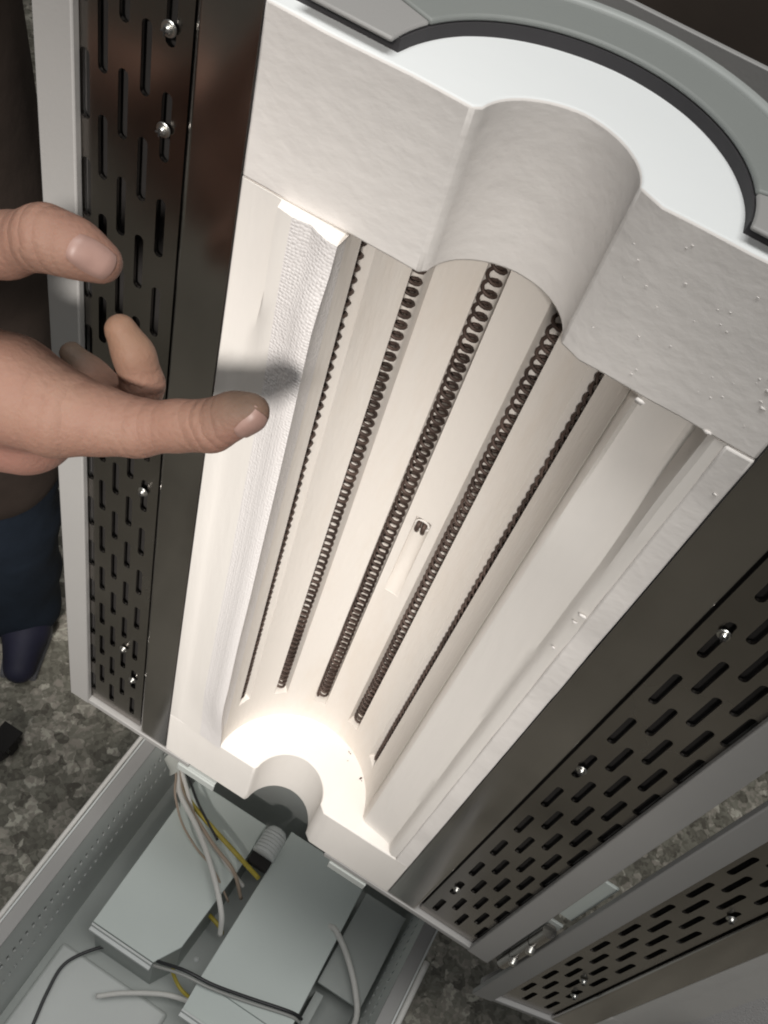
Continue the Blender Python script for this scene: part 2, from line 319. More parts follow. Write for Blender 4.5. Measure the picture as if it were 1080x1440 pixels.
def build_module(parent):
    P = module_profile()
    zend = {i: (z, 3.0) for i, (g, z) in enumerate(GR)}; zend[9] = (1.0, 1.285); zend[8] = (0.36, 3.0)
    zs = sorted({0.2455, 1.999} | {z for z, _ in zend.values()} | {1.285, 0.30, 0.40, 0.50} | {0.25+0.05*k for k in range(1, 35)})
    rings = []; n_all = len(P)
    for z in zs:
        lv = [z]
        if any(abs(z-a) < 1e-6 or abs(z-b) < 1e-6 for a, b in zend.values()): lv = [z-1e-4, z+1e-4]
        for zz in lv:
            ring = []
            for (x, y, g) in P:
                if g and zend[g[0]][0] < zz < zend[g[0]][1]:
                    q = min(1, 0.05+(zz-1.0)/0.08) if g[0] == 9 else 1
                    x, y = x+(g[1]-x)*q, y+(g[2]-y)*q
                sst = lambda a, b, t: (lambda u: u*u*(3-2*u))(min(1, max(0, (t-a)/(b-a))))
                if x < -0.2 and y < 0.0015:
                    if -0.36 < x < -0.26:
                        u = sst(1.55, 1.95, zz)
                        steep = {3: (-0.332, 0.000), 4: (-0.320, -0.001), 5: (-0.316, -0.018), 6: (-0.290, -0.022), 7: (-0.262, -0.026)}.get(len(ring))
                        if steep: x, y = x+(steep[0]-x)*u, y+(steep[1]-y)*u
                    y *= 1-0.35*sst(1.85, 1.97, zz) if x > -0.27 else 1
                    y = 0.0+(y-0.0)*(0.15+0.85*sst(0.24, 0.60, zz)) if y < 0 else y
                if 0.2255 < x < 0.343 and len(ring) > n_all-8:
                    u = 0.7*sst(1.58, 1.97, zz)
                    sharp = {0.226: (0.230, 0.066), 0.300: (0.300, 0.105), 0.312: (0.313, 0.100), 0.317: (0.3165, 0.06), 0.322: (0.320, 0.010), 0.331: (0.329, 0.001)}.get(x)
                    if sharp: x, y = x+(sharp[0]-x)*u, y+(sharp[1]-y)*u
                    x += 0.0025*noise.noise((0.3, 1.7, zz*6)) if 0.30 < x < 0.332 else 0
                # hand-moulded unevenness of the left lip
                if x < -0.20 and y < 0.0:
                    d = noise.noise((x*4, 3.1, zz*3)); x += 0.003*d*(1 if -0.30 < x else 0); y += 0.0012*noise.noise((x*6, 7.7, zz*4))
                ring.append((x, y, zz))
            rings.append(ring)
    n = len(P); v = [p for r in rings for p in r]; f = []; lip = []
    for i in range(len(rings)-1):
        for k in range(n-1):
            f.append((i*n+k, i*n+k+1, (i+1)*n+k+1, (i+1)*n+k))
    # top end of the shell: cap strip down to the block behind it
    back = []
    for (x, y, g) in P:
        back.append((x, y))
    top = len(rings)-1
    base = len(v)
    for k, (x, y, g) in enumerate(P):
        r = math.hypot(x, y)
        if x < -0.2 and y < 0.04: q = (x, 0.05)
        elif x > 0.215: q = (x, 0.16)
        else: q = (x/r*(RB+0.06), max(y/r*(RB+0.06), 0.05) if x < -0.2 else y/r*(RB+0.06))
        v.append((q[0], q[1], zs[-1]))
    for k in range(n-1): f.append((top*n+k, top*n+k+1, base+k+1, base+k))
    o = link_mesh('heating_module', v, f, M['module'], parent, autosmooth=38)
    o.data.materials.append(M['dimple']); o.data.materials.append(M['fibre_smooth'])
    for p in o.data.polygons:
        c = p.center/S
        a = math.degrees(math.atan2(c.x, c.y))
        if c.z > 1.9985 and p.normal.z > 0.5: p.material_index = 2
        elif c.x < -0.2 and a < -89 and c.x > -0.297: p.material_index = 1
        elif c.x <= -0.297 or c.x > 0.222: p.material_index = 2
    for g, z0 in GR:
        dp = 0.0225 if abs(g+5) < 50 else 0.0235
        t = math.radians(g); cx, cy = (RB+dp)*math.sin(t), (RB+dp)*math.cos(t)
        ux, uy = math.sin(t), math.cos(t)
        pts = []; zz = z0+0.006; ph = random.random()*6
        R1 = 0.0131
        nseg = 11; turns = int((1.985-z0)/0.024)
        for k in range(turns*nseg):
            a_ = 2*PI*k/nseg+ph
            pit = zz+0.024*k/nseg + 0.004*math.sin(k*0.021+ph) + 0.0035*noise.noise((k*0.035, ph, g))
            vx, vy = uy, -ux
            sag = 0.0022*noise.noise((k*0.012, g, 2.2)); pts.append((cx+vx*sag+R1*(ux*math.cos(a_)+vx*math.sin(a_)), cy+vy*sag+R1*(uy*math.cos(a_)+vy*math.sin(a_)), pit))
        MB().tube(pts, 0.0035, n=6).build('heating_coil', M['coil'], o, smooth=True)
    # thermocouple port at the head of its shallow recess
    t = math.radians(1.6); pc = (RB*math.sin(t), RB*math.cos(t), 1.262)
    mb = MB()
    ring = [(pc[0]+0.015*math.cos(a), pc[1]+0.004, pc[2]+0.015*math.sin(a)) for a in [2*PI*k/16 for k in range(17)]]
    mb.tube(ring, 0.003, n=6)
    mb.build('thermocouple_tube', M['fibre_smooth'], o, smooth=True)
    for dx in (-0.0068, 0.0068):
        MB().tube([(pc[0]+dx, pc[1]+0.002, pc[2]-0.020), (pc[0]+dx, pc[1]-0.004, pc[2]-0.008), (pc[0]+dx*0.9, pc[1]-0.004, pc[2]+0.004), (pc[0]+dx*0.9, pc[1]+0.003, pc[2]+0.010)], 0.0054, n=7).build('thermocouple_wire', M['coil'], o, smooth=True)
    return o

def block_poly(r, w=0.386, dep=0.30, fillet=0.02):
    p = [(-w, 0)]
    p += [(-r-fillet*0.4, 0)] + arc(0, 0, r, PI-0.10, 0.16, 26)[0:] + [(r+fillet*1.6, 0)] + [(w, 0), (w, 0.20), (w-0.13, dep), (-w+0.13, dep), (-w, 0.20)]
    return p

def fibre_block(name, poly, z0, z1, parent, nz=6, amp=0.0022, m=None):
    # extrude in slices with a little unevenness on the outer skin
    n = len(poly); v = []; f = []
    # refine polygon
    fine = []
    for i in range(n):
        a, b = Vector(poly[i]), Vector(poly[(i+1) % n]); L = (b-a).length; k = max(1, int(L/0.035))
        for j in range(k): fine.append(a+(b-a)*j/k)
    n = len(fine)
    for s_ in range(nz+1):
        z = z0+(z1-z0)*s_/nz
        for p in fine:
            d = noise.noise((p.x*9, p.y*9+z0*7, z*9))*amp + noise.noise((p.x*30, p.y*30+z0*7, z*30))*amp*0.5
            zz = z + (noise.noise((p.x*14, 5.5, z))*amp*0.9 if s_ in (0, nz) else 0)
            v.append((p.x, p.y+d*(1 if p.y < 0.2 else 0), zz))
    for s_ in range(nz):
        for k in range(n): f.append((s_*n+k, s_*n+(k+1) % n, (s_+1)*n+(k+1) % n, (s_+1)*n+k))
    f.append(tuple(range(n))); f.append(tuple(nz*n+k for k in range(n)))
    return link_mesh(name, v, f, m or M['fibre'], parent, bevel=0.004, seg=2)

def screw(parent, x, z, s=1.0):
    b = MB().lathe([(0.0005, -0.006), (0.005, -0.0045), (0.0070, -0.001), (0.0074, 0.004), (0.005, 0.006)], (x+0.0006, 0.004, z), 'y', 14).build('bolt', M['bolt'], parent, smooth=False, autosmooth=30)
    MB().lathe([(0.0105, 0.0055), (0.0115, 0.0075), (0.0105, 0.0095)], (x, 0, z), 'y', 18).build('washer', M['bolt'], b, autosmooth=30)
    MB().box((x-0.0008, -0.0035, z-0.006), (x+0.0008, -0.0015, z+0.006)).box((x-0.006, -0.0035, z-0.0008), (x+0.006, -0.0015, z+0.0008)).build('cross_recess', M['inner'], b)
    return b

def furnace_half(label, loc=(0, 0, 0), rz=0, full=True):
    root = thing('tube_furnace_half', label, 'tube furnace', loc, rz, 'hinged halves of the split tube furnace')
    # painted outer shell: front rims, sides, back
    for sgn in (-1, 1):
        x0, x1 = sorted((sgn*0.663, sgn*0.73))
        MB().box((x0, -0.004, -0.03), (x1, 0.012, ZT)).build('shell_rim', M['grey'], root, bevel=0.003)
        # slotted cooling plate
        holes = []
        for ci, cx in enumerate(COLS):
            for z in slot_centres(ci): holes.append(slot(sgn*cx, z, 0.0083, 0.054))
        xa, xb = sorted((sgn*0.487, sgn*0.690))
        plate_with_holes([(xa, 0.002), (xb, 0.002), (xb, ZT-0.002), (xa, ZT-0.002)], holes, 0.006, lambda p, q, t: (p, 0.0125+t, q), 'slotted_plate', M['slot_steel'], root)
        MB().box((min(sgn*0.4805, sgn*0.6672), 0.029, 0.0), (max(sgn*0.4805, sgn*0.6672), 0.033, ZT-0.01)).build('backing_sheet', M['inner'], root)  # near-black sheet added to keep the slots dark
        # plain polished flange with a folded outer lip
        xs = [0.3875, 0.4755, 0.4795, 0.4795]
        prof = [(sgn*0.3885, 0.002), (sgn*0.470, 0.002), (sgn*0.4770, 0.0035), (sgn*0.4790, 0.008), (sgn*0.4790, 0.05), (sgn*0.4755, 0.05), (sgn*0.4755, 0.009), (sgn*0.3885, 0.0065)]
        MB().prism(prof, 0.001, ZT-0.001).build('polished_flange', M['steel'], root, autosmooth=60)
        for z in ((1.998, 2.142, 1.159, 0.284, 0.43) if sgn < 0 else (1.130, 0.283, 1.68)):
            screw(root, sgn*0.52 if z != 0.43 else sgn*0.553, z)
    o_ = [(-0.679, 0.0195), (-0.679, 0.040), (-0.30, 0.446), (0.30, 0.446), (0.679, 0.040), (0.679, 0.0195)]
    i_ = [(-0.668, 0.0195), (-0.668, 0.036), (-0.296, 0.435), (0.296, 0.435), (0.668, 0.036), (0.668, 0.0195)]
    MB().prism(o_ + i_[::-1], -0.03, ZT).build('shell', M['grey'], root, bevel=0.002)
    # bottom plate in two pieces with the tube opening between them
    for (xa, xb, tabx) in ((-0.7115, -0.30, (-0.335, -0.205)), (0.175, 0.7115, (0.20, 0.325))):
        MB().prism([(xa, -0.002), (xb, -0.002), (xb, 0.05 if xb > 0.5 else 0.42), (0.31 if xb > 0.5 else -0.31, 0.42), (xa, 0.42 if xa > 0 else 0.05)], -0.029, -0.004).build('bottom_plate', M['grey'], root, bevel=0.003)
        b = MB(); b.box((tabx[0], -0.001, -0.036), (tabx[1], 0.075, -0.0295)); b.box((tabx[0], -0.006, -0.075), (tabx[1], 0.002, -0.0365))
        b.build('bracket', M['pan'], root, bevel=0.002)
    # insulation
    nb = fibre_block('near_end_block', block_poly(0.1), 2.001, ZT+0.001, root, nz=6)
    nb.data.materials.append(M['white'])
    for p in nb.data.polygons:
        if p.center.z/S > ZT-0.01 and abs(p.normal.z) > 0.7: p.material_index = 1  # upward face whitened: overhead light put into its colour
    fibre_block('far_end_block', block_poly(0.1, fillet=0.012), -0.003, 0.245, root, nz=6, amp=0.0012, m=M['fibre_smooth'])
    fibre_block('side_panel', [(0.345, 0), (0.386, 0), (0.386, 0.2), (0.345, 0.2)], 0.2455, 2.0005, root, nz=60, amp=0.003)
    mod = build_module(root)
    mb = MB(); rnd = random.Random(11)
    for (x, y, w_) in [(0.09, 0.19, 0.006), (0.098, 0.185, 0.004), (0.10, 0.165, 0.005), (0.155, 0.14, 0.005), (0.16, 0.135, 0.003)]:
        mb.add([(x+rnd.uniform(-1, 1)*w_, y+rnd.uniform(-1, 1)*w_, 0.2462+rnd.uniform(0, 0.002)) for _ in range(4)], [(0, 1, 2), (0, 2, 3), (0, 1, 3), (1, 2, 3)])
    q = mb.build('scorched_flake', M['coil'], root); q['kind'] = 'stuff'
    # dark gasket board and green-grey collar round the block top
    hole = arc(0, 0.006, 0.2215, 0.0, PI, 48)
    gk = [(0.70, 0.022), (0.70, 0.30), (-0.70, 0.30), (-0.70, 0.022)] + [p for p in reversed(hole)]
    gk = [(0.40, 0.026), (0.40, 0.16)] + arc(0, 0.0, 0.325, 0.5, PI-0.5, 24) + [(-0.40, 0.16), (-0.40, 0.026)] + [(x, max(y, 0.026)) for x, y in reversed(hole)]
    MB().prism(gk, ZT-0.06, ZT+0.018).build('gasket', M['dark'], root, autosmooth=30)
    def collar(a0, a1, z0, z1, r0, r1, name, m, n=40):
        p = arc(0, 0.006, r0, a0, a1, n) + list(reversed(arc(0, 0.006, r1, a0, a1, n)))
        return MB().prism(p, z0, z1).build(name, m, root, bevel=0.003, autosmooth=30)
    c = collar(0.32, PI-0.335, ZT+0.0185, ZT+0.027, 0.2235, 0.300, 'collar', M['green_grey'])
    p = arc(0, 0.006, 0.301, 0.32, PI-0.335, 40) + list(reversed(arc(0, 0.006, 0.320, 0.32, PI-0.335, 40)))
    rim = MB().prism(p, ZT+0.008, ZT+0.031).build('collar_rim', M['pale_rim'], root, bevel=0.006, seg=3)
    for a0, a1 in ((PI-0.330, PI-0.0), (0.0, 0.315)):
        collar(a0, a1, ZT+0.0185, ZT+0.025, 0.2235, 0.345, 'collar_end', M['grey'], n=10)  # same paint as the collar, its brighter reflection put into the lighter grey
    MB().box((-0.28, 0.335, 1.95), (0.28, 0.43, 1.96)).build('shade_board', M['inner'], root)  # added dark board, standing in for the shade inside the shell
    # loose fibre specks on the rough right-hand side
    mb = MB(); rnd = random.Random(3)
    for (x, z, r) in [(0.345, 2.10, 0.0035), (0.352, 2.075, 0.003), (0.335, 1.555, 0.006), (0.333, 1.53, 0.004), (0.331, 1.44, 0.003), (0.375, 1.92, 0.003), (0.318, 2.004, 0.004), (0.225, 1.995, 0.006)] + [(rnd.uniform(0.12, 0.38), rnd.uniform(2.02, 2.22), rnd.uniform(0.0008, 0.0016)) for _ in range(40)]:
        n_ = 6; v_ = []
        for (q, h) in ((1.0, 0.0), (0.75, -0.45), (0.2, -0.6)):
            for k in range(n_):
                a = 2*PI*k/n_; e = rnd.uniform(0.55, 1.35)*q*r
                v_.append((x+e*1.5*math.cos(a), h*r*rnd.uniform(0.6, 1.1)-0.0003, z+e*0.8*math.sin(a)))
        mb.add(v_, [(i*n_+k, i*n_+(k+1) % n_, (i+1)*n_+(k+1) % n_, (i+1)*n_+k) for i in range(2) for k in range(n_)] + [tuple(range(2*n_, 3*n_))])
    s_ = mb.build('fibre_speck', M['fibre'], root, smooth=True); s_['kind'] = 'stuff'
    return root

half = furnace_half('open furnace half facing the hand, white insulation with five dark heating coils')
# second half: a copy, swung open on the hinge side
def copy_tree(o, parent=None):
    c = o.copy(); C.objects.link(c)
    if parent is not None: c.parent = parent
    for ch in list(o.children): copy_tree(ch, c)
    return c
half2 = copy_tree(half)
ang = math.radians(12)
half2.location = Vector((0.782+0.73*math.cos(ang), 0.0+0.73*math.sin(ang), -0.30))*S; half2.rotation_euler.z = ang
half2['label'] = 'swung-open furnace half in shadow at the lower right, only its slotted edge in view'

# hinge between the halves
hg = thing('hinge', 'dark barrel hinge with shiny bolts between the two furnace halves', 'hinge', (0.757, 0.0, 0.03))
MB().tube([(0, 0.004, 0.0), (0, 0.004, 0.10)], 0.019, 14).tube([(0, 0.004, 0.105), (0, 0.004, 0.25)], 0.019, 14).tube([(0, 0.004, 0.255), (0, 0.004, 0.36)], 0.019, 14).build('barrel', M['slot_steel'], hg, autosmooth=40)
for z in (0.11, 0.245): MB().lathe([(0.004, -0.012), (0.010, -0.010), (0.012, 0.0), (0.012, 0.006)], (0.0, -0.020, z), 'y', 14).build('bolt', M['bolt'], hg, autosmooth=40)
MB().box((-0.026, 0.022, -0.01), (0.022, 0.03, 0.38)).build('leaf', M['pan'], hg, bevel=0.002)
MB().box((-0.022, 0.03, 0.42), (0.026, 0.038, 0.70)).build('upper_leaf', M['box'], hg, bevel=0.002)

# ------------------------------------------------------------------ control cabinet under the furnace
cab = thing('control_cabinet', 'open grey sheet-metal control cabinet beneath the furnace', 'cabinet', (0, 0, 0))
ZR, ZP, YB, YF = -1.27, -2.2, 0.72, -1.1
for sgn in (-1, 1):
    xa, xb = sorted((sgn*0.675, sgn*0.73))
    MB().box((xa, YF, ZR-0.012), (xb, YB, ZR)).build('rim', M['grey'], cab, bevel=0.003)
    xa, xb = sorted((sgn*0.730, sgn*0.738))
    MB().box((xa, YF, ZR-0.03), (xb, YB, ZR+0.004)).build('rim_edge', M['edge'], cab, bevel=0.002)
    xa, xb = sorted((sgn*0.7145, sgn*0.7295))
    MB().box((xa, YF, ZF+0.02), (xb, YB, ZR-0.0125)).build('outer_wall', M['cab'], cab)
    holes = []
    for k in range(46):
        y = -1.02+0.0365*k
        holes.append(slot(y, -1.785+0.004*math.sin(k), 0.0085, 0.022, 4)); holes.append(slot(y+0.016, -1.545, 0.0075, 0.030, 4))
    plate_with_holes([(YF, ZP), (YB, ZP), (YB, ZR-0.0135), (YF, ZR-0.0135)], holes, 0.008, lambda p, q, t, s=sgn: (s*(0.680+t), p, q), 'vented_wall', M['cab'], cab)
    MB().box((min(sgn*0.700, sgn*0.706), YF, ZP), (max(sgn*0.700, sgn*0.706), YB, ZR-0.02)).build('wall_lining', M['dark'], cab)
MB().box((-0.679, YF, ZP-0.012), (0.679, YB, ZP)).build('pan', M['pan'], cab)
MB().box((-0.73, YB+0.001, ZF+0.02), (0.73, YB+0.016, ZR)).build('back_wall', M['cab'], cab)
MB().box((-0.30, YB+0.02, ZF+0.02), (0.30, YB+0.16, 2.0)).build('post', M['cab'], cab, bevel=0.004)
MB().box((-0.28, 0.4465, 0.5), (0.28, YB+0.0195, 0.9)).build('post_bracket', M['cab'], cab)
# two sheet-metal covers
def cover(poly, zt, zb, cat_parent, front):
    t = MB().prism(poly, zt-0.012, zt).build('cover', M['box'], cat_parent, bevel=0.003)
    inner = [(x*0.985+0.015*sum(p[0] for p in poly)/len(poly), y*0.985+0.015*sum(p[1] for p in poly)/len(poly)) for x, y in poly]
    MB().prism(inner, zb, zt-0.0125).build('cover_side', M['pan'], t)
    (x0, y0), (x1, y1) = front
    MB().box((x0, y0-0.013, zt-0.028), (x1, y0-0.0035, zt-0.001)).box((x0, y0-0.030, zt-0.050), (x1, y0-0.0135, zt-0.026)).build('cover_lip', M['edge'], t, bevel=0.002)
    return t
cover([(-0.515, -0.185), (-0.205, -0.185), (-0.140, -0.075), (-0.115, 0.30), (-0.115, 0.56), (-0.515, 0.56)], -1.70, ZP, cab, ((-0.515, -0.185), (-0.205, -0.185)))
cover([(-0.005, -0.135), (0.43, -0.135), (0.41, 0.60), (-0.005, 0.60)], -1.70, ZP, cab, ((0.0, -0.26), (0.43, -0.26)))
MB().add([(-0.004, -0.1365, -1.712), (0.43, -0.1365, -1.712), (0.43, -0.258, -1.80+0.05), (0.0, -0.258, -1.80+0.05), (-0.004, -0.1365, -1.73), (0.43, -0.1365, -1.73), (0.43, -0.258, -1.77), (0.0, -0.258, -1.77)],
         [(0, 1, 2, 3), (4, 7, 6, 5), (0, 4, 5, 1), (1, 5, 6, 2), (2, 6, 7, 3), (3, 7, 4, 0)]).build('cover_slope', M['box'], cab)
MB().box((0.44, 0.15, -1.86), (0.66, 0.60, -1.84)).build('terminal_shelf', M['pan'], cab, bevel=0.003)
MB().box((0.46, -0.25, -2.19), (0.50, 0.14, -1.95)).build('divider', M['pan'], cab)
sc1 = MB().lathe([(0.013, 0.0), (0.013, 0.006), (0.006, 0.011)], (-0.085, 0.02, ZP+0.0005), 'z', 14).build('screw', M['edge'], cab, autosmooth=40)
MB().box((-0.64, -1.0, ZP+0.0006), (-0.06, -0.24, ZP+0.04)).build('floor_cover', M['cab'], cab, bevel=0.015)
# ribbed plug in the gap between the covers
rp = thing('cable_gland', 'round-topped ribbed white plug beside the gap between two grey covers', 'cable gland', (-0.055, 0.468, -1.70))
mb = MB()
for k in range(6): mb.lathe([(0.052, 0), (0.056, 0.002), (0.056, 0.0150), (0.052, 0.0168)], (0, 0.017*k-0.05, 0.057), 'y', 22)
mb.build('ribbed_body', M['edge'], rp, autosmooth=30)
MB().lathe([(0.054, 0.053), (0.050, 0.068), (0.038, 0.082), (0.016, 0.088)], (0, 0, 0.057), 'y', 22).build('cap', M['edge'], rp, autosmooth=50)
MB().box((-0.05, -0.10, 0.0005), (0.05, -0.052, 0.05)).build('connector', M['inner'], rp, bevel=0.004)
# cable bushing and wires
tag(MB().tube([(-0.655, 0.53, -1.52), (-0.60, 0.52, -1.53), (-0.575, 0.51, -1.54)], [0.035, 0.05, 0.062], 18).build('cable_bushing', M['plastic'], None, autosmooth=40), 'pale translucent plastic bushing on the left cabinet wall where wires emerge', 'cable bushing')
def cable(pts, r, m, label, group=None, name='cable'):
    o = MB().tube(spline(pts, 8), r, 8).build(name, m, None, smooth=True)
    return tag(o, label, 'cable', group)
cable([(-0.61, 0.525, -1.535), (-0.562, 0.465, -1.55), (-0.501, 0.407, -1.55), (-0.343, 0.32, -1.55), (-0.186, 0.203, -1.55), (-0.072, 0.102, -1.58), (-0.03, 0.052, -1.70)], 0.012, M['wire_white'], 'longest white sleeved cable curving over the left grey cover')
cable([(-0.61, 0.53, -1.53), (-0.567, 0.482, -1.55), (-0.473, 0.406, -1.56), (-0.264, 0.316, -1.57), (-0.126, 0.277, -1.60), (-0.04, 0.239, -1.75)], 0.0085, M['wire_tan'], 'thin tan cable ending in the gap between the covers')
cable([(-0.61, 0.535, -1.545), (-0.500, 0.45, -1.56), (-0.40, 0.375, -1.60), (-0.28, 0.335, -1.64), (-0.15, 0.30, -1.68), (-0.06, 0.285, -1.74)], 0.010, M['wire_white'], 'short white cable branching beside the yellow cable')
cable([(-0.61, 0.535, -1.55), (-0.558, 0.491, -1.57), (-0.463, 0.425, -1.59), (-0.297, 0.38, -1.60), (-0.164, 0.353, -1.62), (-0.018, 0.334, -1.68)], 0.0115, M['wire_yellow'], 'yellow cable running from the bushing under the furnace notch')
cable([(-0.60, 0.54, -1.56), (-0.52, 0.50, -1.58), (-0.42, 0.43, -1.58), (-0.26, 0.35, -1.60)], 0.006, M['wire_black'], 'dark cable lying along the yellow cable')
cable([(-0.16, 0.16, -1.95), (-0.126, 0.142, -1.9), (-0.06, 0.125, -1.9), (-0.037, 0.12, -1.95)], 0.010, M['wire_yellow'], 'short yellow cable stub between the two grey covers')
cable([(-0.20, -0.16, -1.73), (-0.184, -0.17, -1.70), (-0.072, -0.15, -1.66), (0.059, -0.134, -1.66), (0.211, -0.096, -1.675), (0.394, -0.049, -1.68), (0.45, -0.04, -1.72)], 0.0075, M['wire_black'], 'black cable lying across the front of the right grey cover')
cable([(-0.20, -0.185, -1.73), (-0.184, -0.19, -1.70), (-0.072, -0.168, -1.66), (0.059, -0.150, -1.66), (0.211, -0.113, -1.675), (0.394, -0.064, -1.68), (0.45, -0.055, -1.72)], 0.0065, M['wire_grey'], 'grey cable lying against the black cable across the cover')
cable([(-0.36, -0.13, -2.1), (-0.418, -0.14, -2.1), (-0.502, -0.209, -2.11), (-0.57, -0.321, -2.12), (-0.559, -0.45, -2.13), (-0.528, -0.578, -2.14), (-0.50, -0.72, -2.15)], 0.0075, M['wire_black'], 'thin dark cable arching out from under the left grey cover')
cable([(0.36, 0.34, -1.71), (0.40, 0.33, -1.69), (0.5, 0.27, -1.72), (0.6, 0.179, -1.75), (0.66, 0.084, -1.78), (0.665, -0.08, -1.85)], 0.0135, M['wire_white'], 'white sleeved cable bending down right of the right grey cover')
cable([(-0.36, -0.36, -2.05), (-0.263, -0.292, -2.02), (-0.114, -0.212, -2.0), (-0.005, -0.179, -2.0), (0.03, -0.175, -2.0)], 0.0115, M['wire_white'], 'white cable curving over the pale tray floor at the cabinet front')
cable([(-0.14, -0.10, -1.98), (-0.131, -0.12, -2.0), (-0.062, -0.153, -2.02), (0.03, -0.168, -2.0)], 0.009, M['wire_yellow'], 'yellow cable loop in front of the left grey cover')

cable([(-0.62, 0.52, -1.53), (-0.57, 0.46, -1.53), (-0.53, 0.40, -1.545), (-0.44, 0.33, -1.60), (-0.33, 0.29, -1.66), (-0.21, 0.255, -1.67), (-0.08, 0.20, -1.76)], 0.005, M['wire_tan'], 'thin tan cable low over the left cover crossing under the others')
cable([(-0.61, 0.54, -1.55), (-0.56, 0.50, -1.59), (-0.55, 0.44, -1.66), (-0.50, 0.40, -1.685)], 0.006, M['wire_white'], 'short white cable end dropping from the bushing onto the cover')
cable([(-0.748, 0.60, -1.258), (-0.749, 0.1, -1.258), (-0.747, -0.4, -1.258), (-0.749, -1.0, -1.258)], 0.010, M['wire_white'], 'white braided cord lying along the left rim of the grey cabinet', name='cord')
cable([(0.752, 0.30, -1.262), (0.752, 0.0, -1.262), (0.751, -0.4, -1.262), (0.752, -1.0, -1.262)], 0.0125, M['wire_white'], 'white braided cord lying along the right rim of the grey cabinet', name='cord')

# ------------------------------------------------------------------ the person reaching in from the left
def sdf_mesh(parts, bounds, h, k_join):
    """surface-net mesh of tapered limbs joined smoothly; parts = list of (chain, k)"""
    (x0, y0, z0), (x1, y1, z1) = bounds
    X = np.arange(x0, x1, h); Y = np.arange(y0, y1, h); Z = np.arange(z0, z1, h)
    G = np.stack(np.meshgrid(X, Y, Z, indexing='ij'), -1)
    def cone(a, b):
        pa, ra = np.array(a[:3]), a[3]; pb, rb = np.array(b[:3]), b[3]
        d = pb-pa; t = np.clip(((G-pa)@d)/(d@d), 0, 1)
        return np.linalg.norm(G-pa-t[..., None]*d, axis=-1)-(ra+(rb-ra)*t)
    def smin(a, b, k):
        hh = np.clip(0.5+0.5*(b-a)/k, 0, 1); return b*(1-hh)+a*hh-k*hh*(1-hh)
    def chain(ch, k=0.02):
        d = None
        for a, b in zip(ch[:-1], ch[1:]):
            c = cone(a, b); d = c if d is None else smin(d, c, k)
        return d
    base = None; digits = []
    for ch, role in parts:
        c = chain(ch)
        if role == 'base': base = c if base is None else smin(base, c, 0.06)
        else: digits.append(c)
    F = None
    for c in digits:
        q = smin(base, c, k_join)
        F = q if F is None else smin(F, q, 0.006)
    if F is None: F = base
    s = F < 0
    nx, ny, nz = F.shape
    cs = [(i, j, k) for i in (0, 1) for j in (0, 1) for k in (0, 1)]
    cnt = sum(s[i:nx-1+i, j:ny-1+j, k:nz-1+k].astype(int) for i, j, k in cs)
    act = (cnt > 0) & (cnt < 8)
    idx = -np.ones(act.shape, int); cells = np.argwhere(act); idx[act] = np.arange(len(cells))
    acc = np.zeros((len(cells), 3)); num = np.zeros(len(cells))
    for a in cs:
        for ax in range(3):
            if a[ax]: continue
            b = list(a); b[ax] = 1
            fa = F[tuple((cells+np.array(a)).T)]; fb = F[tuple((cells+np.array(b)).T)]
            m = (fa < 0) != (fb < 0); t = np.where(m, fa/np.where(m, fa-fb, 1), 0)
            p = np.tile(np.array(a, float), (len(cells), 1)); p[:, ax] = t
            acc[m] += p[m]; num[m] += 1
    V = (cells+acc/num[:, None])*h+np.array([x0, y0, z0])
    faces = []
    for ax in range(3):
        o1, o2 = [(1, 2), (2, 0), (0, 1)][ax]
        sa = [slice(1, -1)]*3; sb = [slice(1, -1)]*3; sa[ax] = slice(0, -1); sb[ax] = slice(1, None)
        ch = s[tuple(sa)] != s[tuple(sb)]
        pts = np.argwhere(ch); off = np.ones(3, int); off[ax] = 0; pts = pts+off
        e1 = np.eye(3, dtype=int)[o1]; e2 = np.eye(3, dtype=int)[o2]
        lim = np.array(idx.shape)
        ok = np.all(pts < lim, axis=1); pts = pts[ok]
        q = np.stack([idx[tuple(pts.T)], idx[tuple((pts-e1).T)], idx[tuple((pts-e1-e2).T)], idx[tuple((pts-e2).T)]], 1)
        q = q[np.all(q >= 0, axis=1)]; faces += [tuple(int(i) for i in r) for r in q]
    return V.tolist(), faces, (X, Y, Z, F)

THUMB = [(-0.747, -0.344, 1.754, 0.065), (-0.543, -0.360, 1.997, 0.039), (-0.461, -0.359, 2.051, 0.033), (-0.413, -0.354, 2.087, 0.032), (-0.379, -0.346, 2.088, 0.028), (-0.351, -0.337, 2.080, 0.023)]
INDEX = [(-0.658, -0.360, 1.744, 0.0830), (-0.469, -0.369, 1.818, 0.0680), (-0.403, -0.360, 1.818, 0.0559), (-0.349, -0.344, 1.827, 0.0418), (-0.301, -0.328, 1.835, 0.0344), (-0.252, -0.313, 1.863, 0.0298), (-0.212, -0.303, 1.885, 0.0298), (-0.189, -0.293, 1.914, 0.0251), (-0.169, -0.287, 1.930, 0.0223)]
PALM = [(-0.748, -0.360, 1.621, 0.094), (-0.625, -0.352, 1.670, 0.086), (-0.473, -0.344, 1.732, 0.071)]
ARM = [(-1.417, -0.590, 1.474, 0.121), (-0.937, -0.467, 1.637, 0.095), (-0.707, -0.352, 1.695, 0.090)]
MIDDLE = [(-0.510, -0.311, 1.711, 0.049), (-0.420, -0.270, 1.736, 0.038), (-0.363, -0.250, 1.748, 0.031), (-0.361, -0.237, 1.799, 0.026), (-0.380, -0.233, 1.837, 0.025), (-0.406, -0.229, 1.865, 0.022)]
